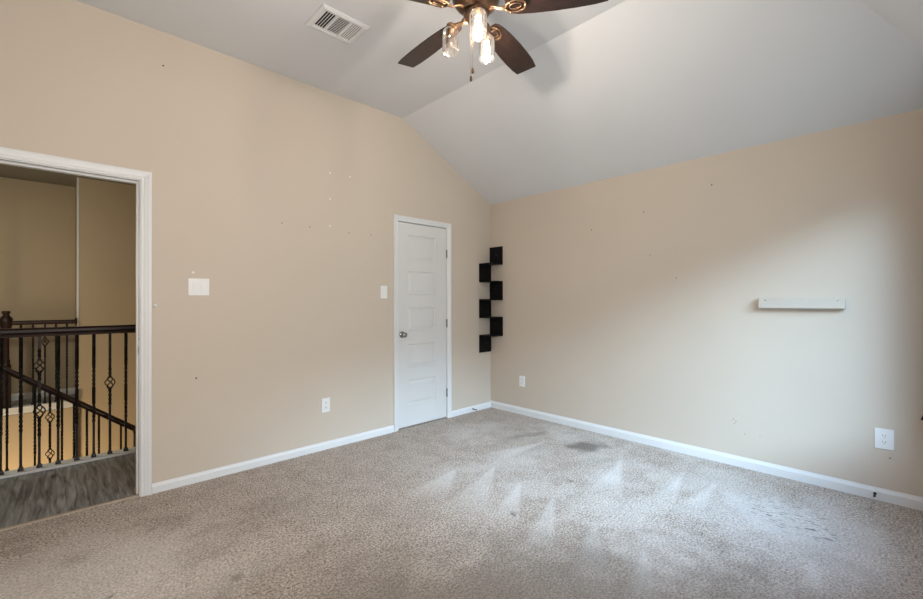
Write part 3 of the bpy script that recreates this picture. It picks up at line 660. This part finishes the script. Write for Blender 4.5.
# pull chains with fobs
for (cx, cy, zb) in ((-0.020, 0.004, 2.442), (-0.020, 0.018, 2.406)):
    ch = MB().tube([(cx*0.6, cy*0.6, fz(2.69)), (cx, cy, fz(2.66)), (cx, cy, fz(zb+0.03))], 0.0009, 6)
    z = 2.655
    while z > zb+0.03: ch.sphere((cx, cy, fz(z)), 0.0016, 6, 4); z -= 0.008
    c_ = ch.build('pull_chain', m_bronzel, fan)
    MB().lathe([(0, 0.030), (0.003, 0.029), (0.0065, 0.022), (0.0075, 0.010), (0.0055, 0.0), (0, -0.001)], 12, Matrix.Translation((cx, cy, fz(zb))), True, False).build('chain_fob', m_bronze, c_)

# ------------------------------------------------------------------ ceiling vent
vent = thing('ceiling_vent', (-2.424, -0.870, ZF), 'white metal ceiling air vent with louvres left of the fan', 'vent')
VX, VY = 0.161, 0.129
ix, iy = 0.122, 0.090
b = MB()
for (o0, i0) in (((-VX, -VY), (-ix, -iy)),):
    ring = [[(-VX, -VY, 0), (VX, -VY, 0), (VX, VY, 0), (-VX, VY, 0)], [(-VX, -VY, -0.006), (VX, -VY, -0.006), (VX, VY, -0.006), (-VX, VY, -0.006)],
            [(-VX+0.018, -VY+0.018, -0.014), (VX-0.018, -VY+0.018, -0.014), (VX-0.018, VY-0.018, -0.014), (-VX+0.018, VY-0.018, -0.014)],
            [(-ix, -iy, -0.010), (ix, -iy, -0.010), (ix, iy, -0.010), (-ix, iy, -0.010)], [(-ix, -iy, -0.0005), (ix, -iy, -0.0005), (ix, iy, -0.0005), (-ix, iy, -0.0005)]]
    for i in range(4):
        for k in range(4): quad(b, ring[i][k], ring[i][(k+1) % 4], ring[i+1][(k+1) % 4], ring[i+1][k])
b.build('vent_frame', m_white, vent)
MB().box(-ix, ix, -iy, iy, -0.0018, -0.0005).build('duct_opening', m_dark, vent)
def slat(x0, y0, x1, y1, tilt, w=0.0055):      # thin curved louvre between two points
    B = MB(); d = Vector((x1-x0, y1-y0, 0)); L_ = d.length; a = math.atan2(d.y, d.x)
    B.box(0, L_, -w, w, -0.0008, 0.0008, Matrix.Translation((x0, y0, -0.0068)) @ Matrix.Rotation(a, 4, 'Z') @ Matrix.Rotation(tilt, 4, 'X'))
    B.build('louvre', m_white, vent)
for k in range(4): slat(-0.106+0.0165*k, -iy, -0.106+0.0165*k, iy, rad(-38))
for k in range(11): slat(-0.040, -iy+0.013+0.0155*k, 0.040, -iy+0.013+0.0155*k, rad(22))
for k in range(5): slat(0.058+0.0135*k, -iy, 0.058+0.0135*k, iy, rad(6), 0.0042)
for x in (-0.046, 0.046): MB().box(x-0.006, x+0.006, -iy, iy, -0.011, -0.002).build('divider', m_white, vent)
MB().tube([(-0.132, 0.02, -0.012), (-0.132, 0.02, -0.022)], 0.003, 6).build('damper_lever', m_white, vent)

# ------------------------------------------------------------------ zigzag corner shelf
zz = thing('corner_shelf', (0, 0, 0.66), 'black zigzag corner shelf of alternating square panels in the room corner', 'shelf')
lv = [1.895, 1.689, 1.484, 1.276, 1.071, 0.862, 0.662]; W_ = 0.196; t = 0.013
for i in range(6):
    zt, zb = lv[i]-0.66, lv[i+1]-0.66
    if i % 2 == 0: o = MB().rbox(-t-0.001, -0.001, -W_, -0.001, zb-t*0.5, zt+(t*0.5 if i else 0), 0.0012).build('back_panel', m_black, zz)
    else: o = MB().rbox(-W_, -0.001, -t-0.001, -0.001, zb-(t*0.5 if i < 5 else 0), zt+t*0.5, 0.0012).build('back_panel', m_black, zz)
    scz = (zt+zb)/2
    spots = [[(0.105, 0.0), (0.095, 0.022)], [], [(0.09, 0.03)], [(0.075, -0.02), (0.055, -0.045)], [(0.09, 0.03)], [(0.10, 0.025), (0.085, 0.0)]][i]
    for d, dz in spots:
        T = Matrix.Translation((-t-0.001, -d, scz+dz)) if i % 2 == 0 else Matrix.Translation((-d, -t-0.001, scz+dz))
        MB().sphere((0, 0, 0), 0.0042, 8, 6, T).build('screw', m_nickel, o)
for i in range(1, 6):
    z = lv[i]-0.66
    MB().rbox(-W_, -t-0.001, -W_, -t-0.001, z-t/2, z+t/2, 0.0012).build('shelf_board', m_black, zz)

# ------------------------------------------------------------------ small ledge on the right wall
led = thing('wall_ledge', (0, -2.925, 1.205), 'narrow off white ledge board mounted on the sunlit right wall', 'shelf')
MB().rbox(-0.045, -0.001, -0.232, 0.232, 0, 0.074, 0.0012).build('face_board', m_ledge, led)
MB().rbox(-0.020, -0.001, -0.222, 0.226, -0.014, 0.0, 0.001).build('bottom_lip', m_ledge, led)
MB().rbox(-0.047, -0.001, 0.2325, 0.2395, 0.0, 0.074, 0.001).build('end_cap', m_ledge, led)
for y in (0.20, -0.195): MB().sphere((-0.0452, y, 0.055), 0.0045, 10, 6, None, (0.4, 1, 1)).build('screw', m_nickel, led)

# ------------------------------------------------------------------ outlets and switches
def on_wall(loc, wall): # local frame: x right along the wall, z up, -y out of wall
    return loc, (0 if wall == 'left' else rad(-90))
def plate(name, wall, u, z, w, h, label, cat, kind, group=None):
    loc = (u, 0, z) if wall == 'left' else (0, u, z)
    o = thing(name, loc, label, cat, group, 0 if wall == 'left' else rad(-90))
    MB().rbox(-w/2, w/2, -0.007, -0.0003, -h/2, h/2, 0.0025).build('face_plate', m_plate, o)
    if kind == 'outlet':
        for dz in (0.020, -0.020):
            R_ = MB(); pts = [(0.0165*math.cos(a)*1.0, 0.0145*math.sin(a)) for a in [2*PI*k/20 for k in range(20)]]
            n_ = len(pts); R_.add([(x, -0.0065, dz+y) for x, y in pts] + [(x, -0.0088, dz+y) for x, y in pts], [tuple(range(n_, 2*n_))] + [(i, (i+1) % n_, n_+(i+1) % n_, n_+i) for i in range(n_)])
            r = R_.build('receptacle', m_plate, o)
            s_ = MB(); s_.box(-0.0075, -0.0050, -0.0093, -0.0087, dz-0.001, dz+0.008); s_.box(0.0050, 0.0075, -0.0093, -0.0087, dz-0.001, dz+0.008); s_.box(-0.002, 0.002, -0.0093, -0.0087, dz-0.010, dz-0.006)
            s_.build('socket_slots', m_slot, r)
        MB().sphere((0, -0.0070, 0), 0.003, 8, 6, None, (1, 0.5, 1)).build('screw', m_plate, o)
    else:
        xs_ = (-0.024, 0.024) if kind == 'double' else (0,)
        for k, x in enumerate(xs_):
            MB().rbox(x-0.0175, x+0.0175, -0.0085, -0.006, -0.034, 0.034, 0.001).build('rocker_frame', m_plate, o)
            tl = rad(5) if k == 0 else rad(-5)
            rk = MB().rbox(x-0.0150, x+0.0150, -0.0045, 0.0015, -0.031, 0.031, 0.001, Matrix.Translation((0, -0.0085, 0)) @ Matrix.Rotation(tl, 4, 'X')).build('rocker', m_plate, o)
    return o
plate('light_switch', 'left', -3.028, 1.362, 0.128, 0.118, 'double white rocker light switch beside the open doorway', 'light switch', 'double')
plate('light_switch', 'left', -1.500, 1.347, 0.072, 0.118, 'single white light switch just left of the closed white door', 'light switch', 'single')
plate('wall_outlet', 'left', -2.086, 0.375, 0.074, 0.120, 'white outlet low on the left wall between doorway and closed door', 'outlet', 'outlet')
plate('wall_outlet', 'right', -0.475, 0.368, 0.074, 0.118, 'white outlet on the right wall nearest the room corner', 'outlet', 'outlet')
plate('wall_outlet', 'right', -3.333, 0.390, 0.088, 0.128, 'large white outlet on the right wall near the right photo edge', 'outlet', 'outlet')

# spring door stops on the baseboards
def stop(loc, rz, label):
    o = thing('door_stop', loc, label, 'door stop', None, rz)
    MB().lathe([(0, 0), (0.008, 0), (0.008, 0.004), (0.005, 0.006), (0, 0.006)], 14, RY, True, False).build('mount', m_iron, o)
    pts = [(0.0042*math.cos(i*0.8), -0.006-0.0007*i, 0.0042*math.sin(i*0.8)) for i in range(68)]
    MB().tube(pts, 0.0013, 5).build('spring', m_iron, o)
    MB().lathe([(0, 0.052), (0.0055, 0.052), (0.006, 0.058), (0.004, 0.064), (0, 0.065)], 14, RY, True, False).build('tip', m_iron, o)
stop((-0.315, -0.014, 0.034), 0, 'dark spring door stop on the short baseboard beside the closed door')
stop((-0.014, -3.29, 0.040), rad(-90), 'dark spring door stop on the right wall baseboard below the outlet')

# nails and small marks left in the walls
def nail(loc, wall, label, m_=None, k=1.0):
    T = Matrix.Rotation(rad(90), 4, 'X') if wall == 'left' else Matrix.Rotation(rad(-90), 4, 'Y')
    o = MB().lathe([(0, -0.002), (0.002, -0.002), (0.002, 0.006*k), (0.0052*k, 0.006*k), (0.0052*k, 0.008*k), (0, 0.0085*k)], 10, T, True, False).build('wall_nail', m_ or m_slot)
    o.location = loc; tag(o, label, 'nail', 'nails left in the walls')
nail((-3.237, 0, 2.836), 'left', 'dark nail high on the left wall above the doorway corner')
nail((-3.045, 0, 0.726), 'left', 'dark nail low on the left wall beneath the double switch')
nail((0, -1.33, 1.946), 'right', 'leftmost dark nail in the row high on the right wall')
nail((0, -1.834, 2.043), 'right', 'middle dark nail in the row high on the right wall')
nail((0, -2.372, 2.175), 'right', 'rightmost dark nail in the row high on the right wall')
nail((0, -3.358, 0.277), 'right', 'small grey nail under the large outlet at the right', m_nickel, 0.7)
o = MB().lathe([(0, 0), (0.012, 0), (0.011, 0.010), (0.006, 0.014), (0, 0.015)], 14, RY, True, False).build('wall_bumper', m_plate); o.location = (-3.277, 0, 1.234)
tag(o, 'tiny white round wall bumper right beside the doorway casing', 'wall bumper')
def mark(name, loc, wall, r, m_, parent):
    T = RY if wall == 'left' else Matrix.Rotation(rad(-90), 4, 'Y')
    o = MB().lathe([(0, 0), (r, 0), (r*0.8, 0.0008), (0, 0.001)], 12, T, True, False).build(name, m_, parent); o.location = loc
m_scuff = noise_on(mat('grey_scuff', (0.22, 0.20, 0.18), 0.9), (0.3, 0.27, 0.23), 40)
m_fleck = noise_on(mat('tan_fleck', (0.36, 0.29, 0.21), 0.9), (0.40, 0.32, 0.24), 40)
for x, z in ((-2.044, 2.366), (-1.853, 2.37), (-2.044, 2.142), (-2.044, 1.909), (-3.063, 1.462)): mark('spackle_spot', (x, 0, z), 'left', 0.0085, m_spackle, wl)
for x, z in ((-2.452, 1.884), (-2.222, 1.879), (-1.863, 1.869), (-1.638, 1.875)): mark('nail_hole', (x, 0, z), 'left', 0.007, m_fleck, wl)
for y, z, r in ((-0.588, 2.091, 0.006), (-1.884, 1.659, 0.006), (-2.587, 0.254, 0.005), (-2.682, 0.261, 0.004), (-2.10, 1.45, 0.006)): mark('nail_hole', (0, y, z), 'right', r, m_fleck, wr)
for dy, dz in ((0.012, 0.02), (-0.006, 0.006), (0.004, -0.014)): mark('scuff_mark', (0, -2.522+dy, 0.331+dz), 'right', 0.0045, m_scuff, wr)
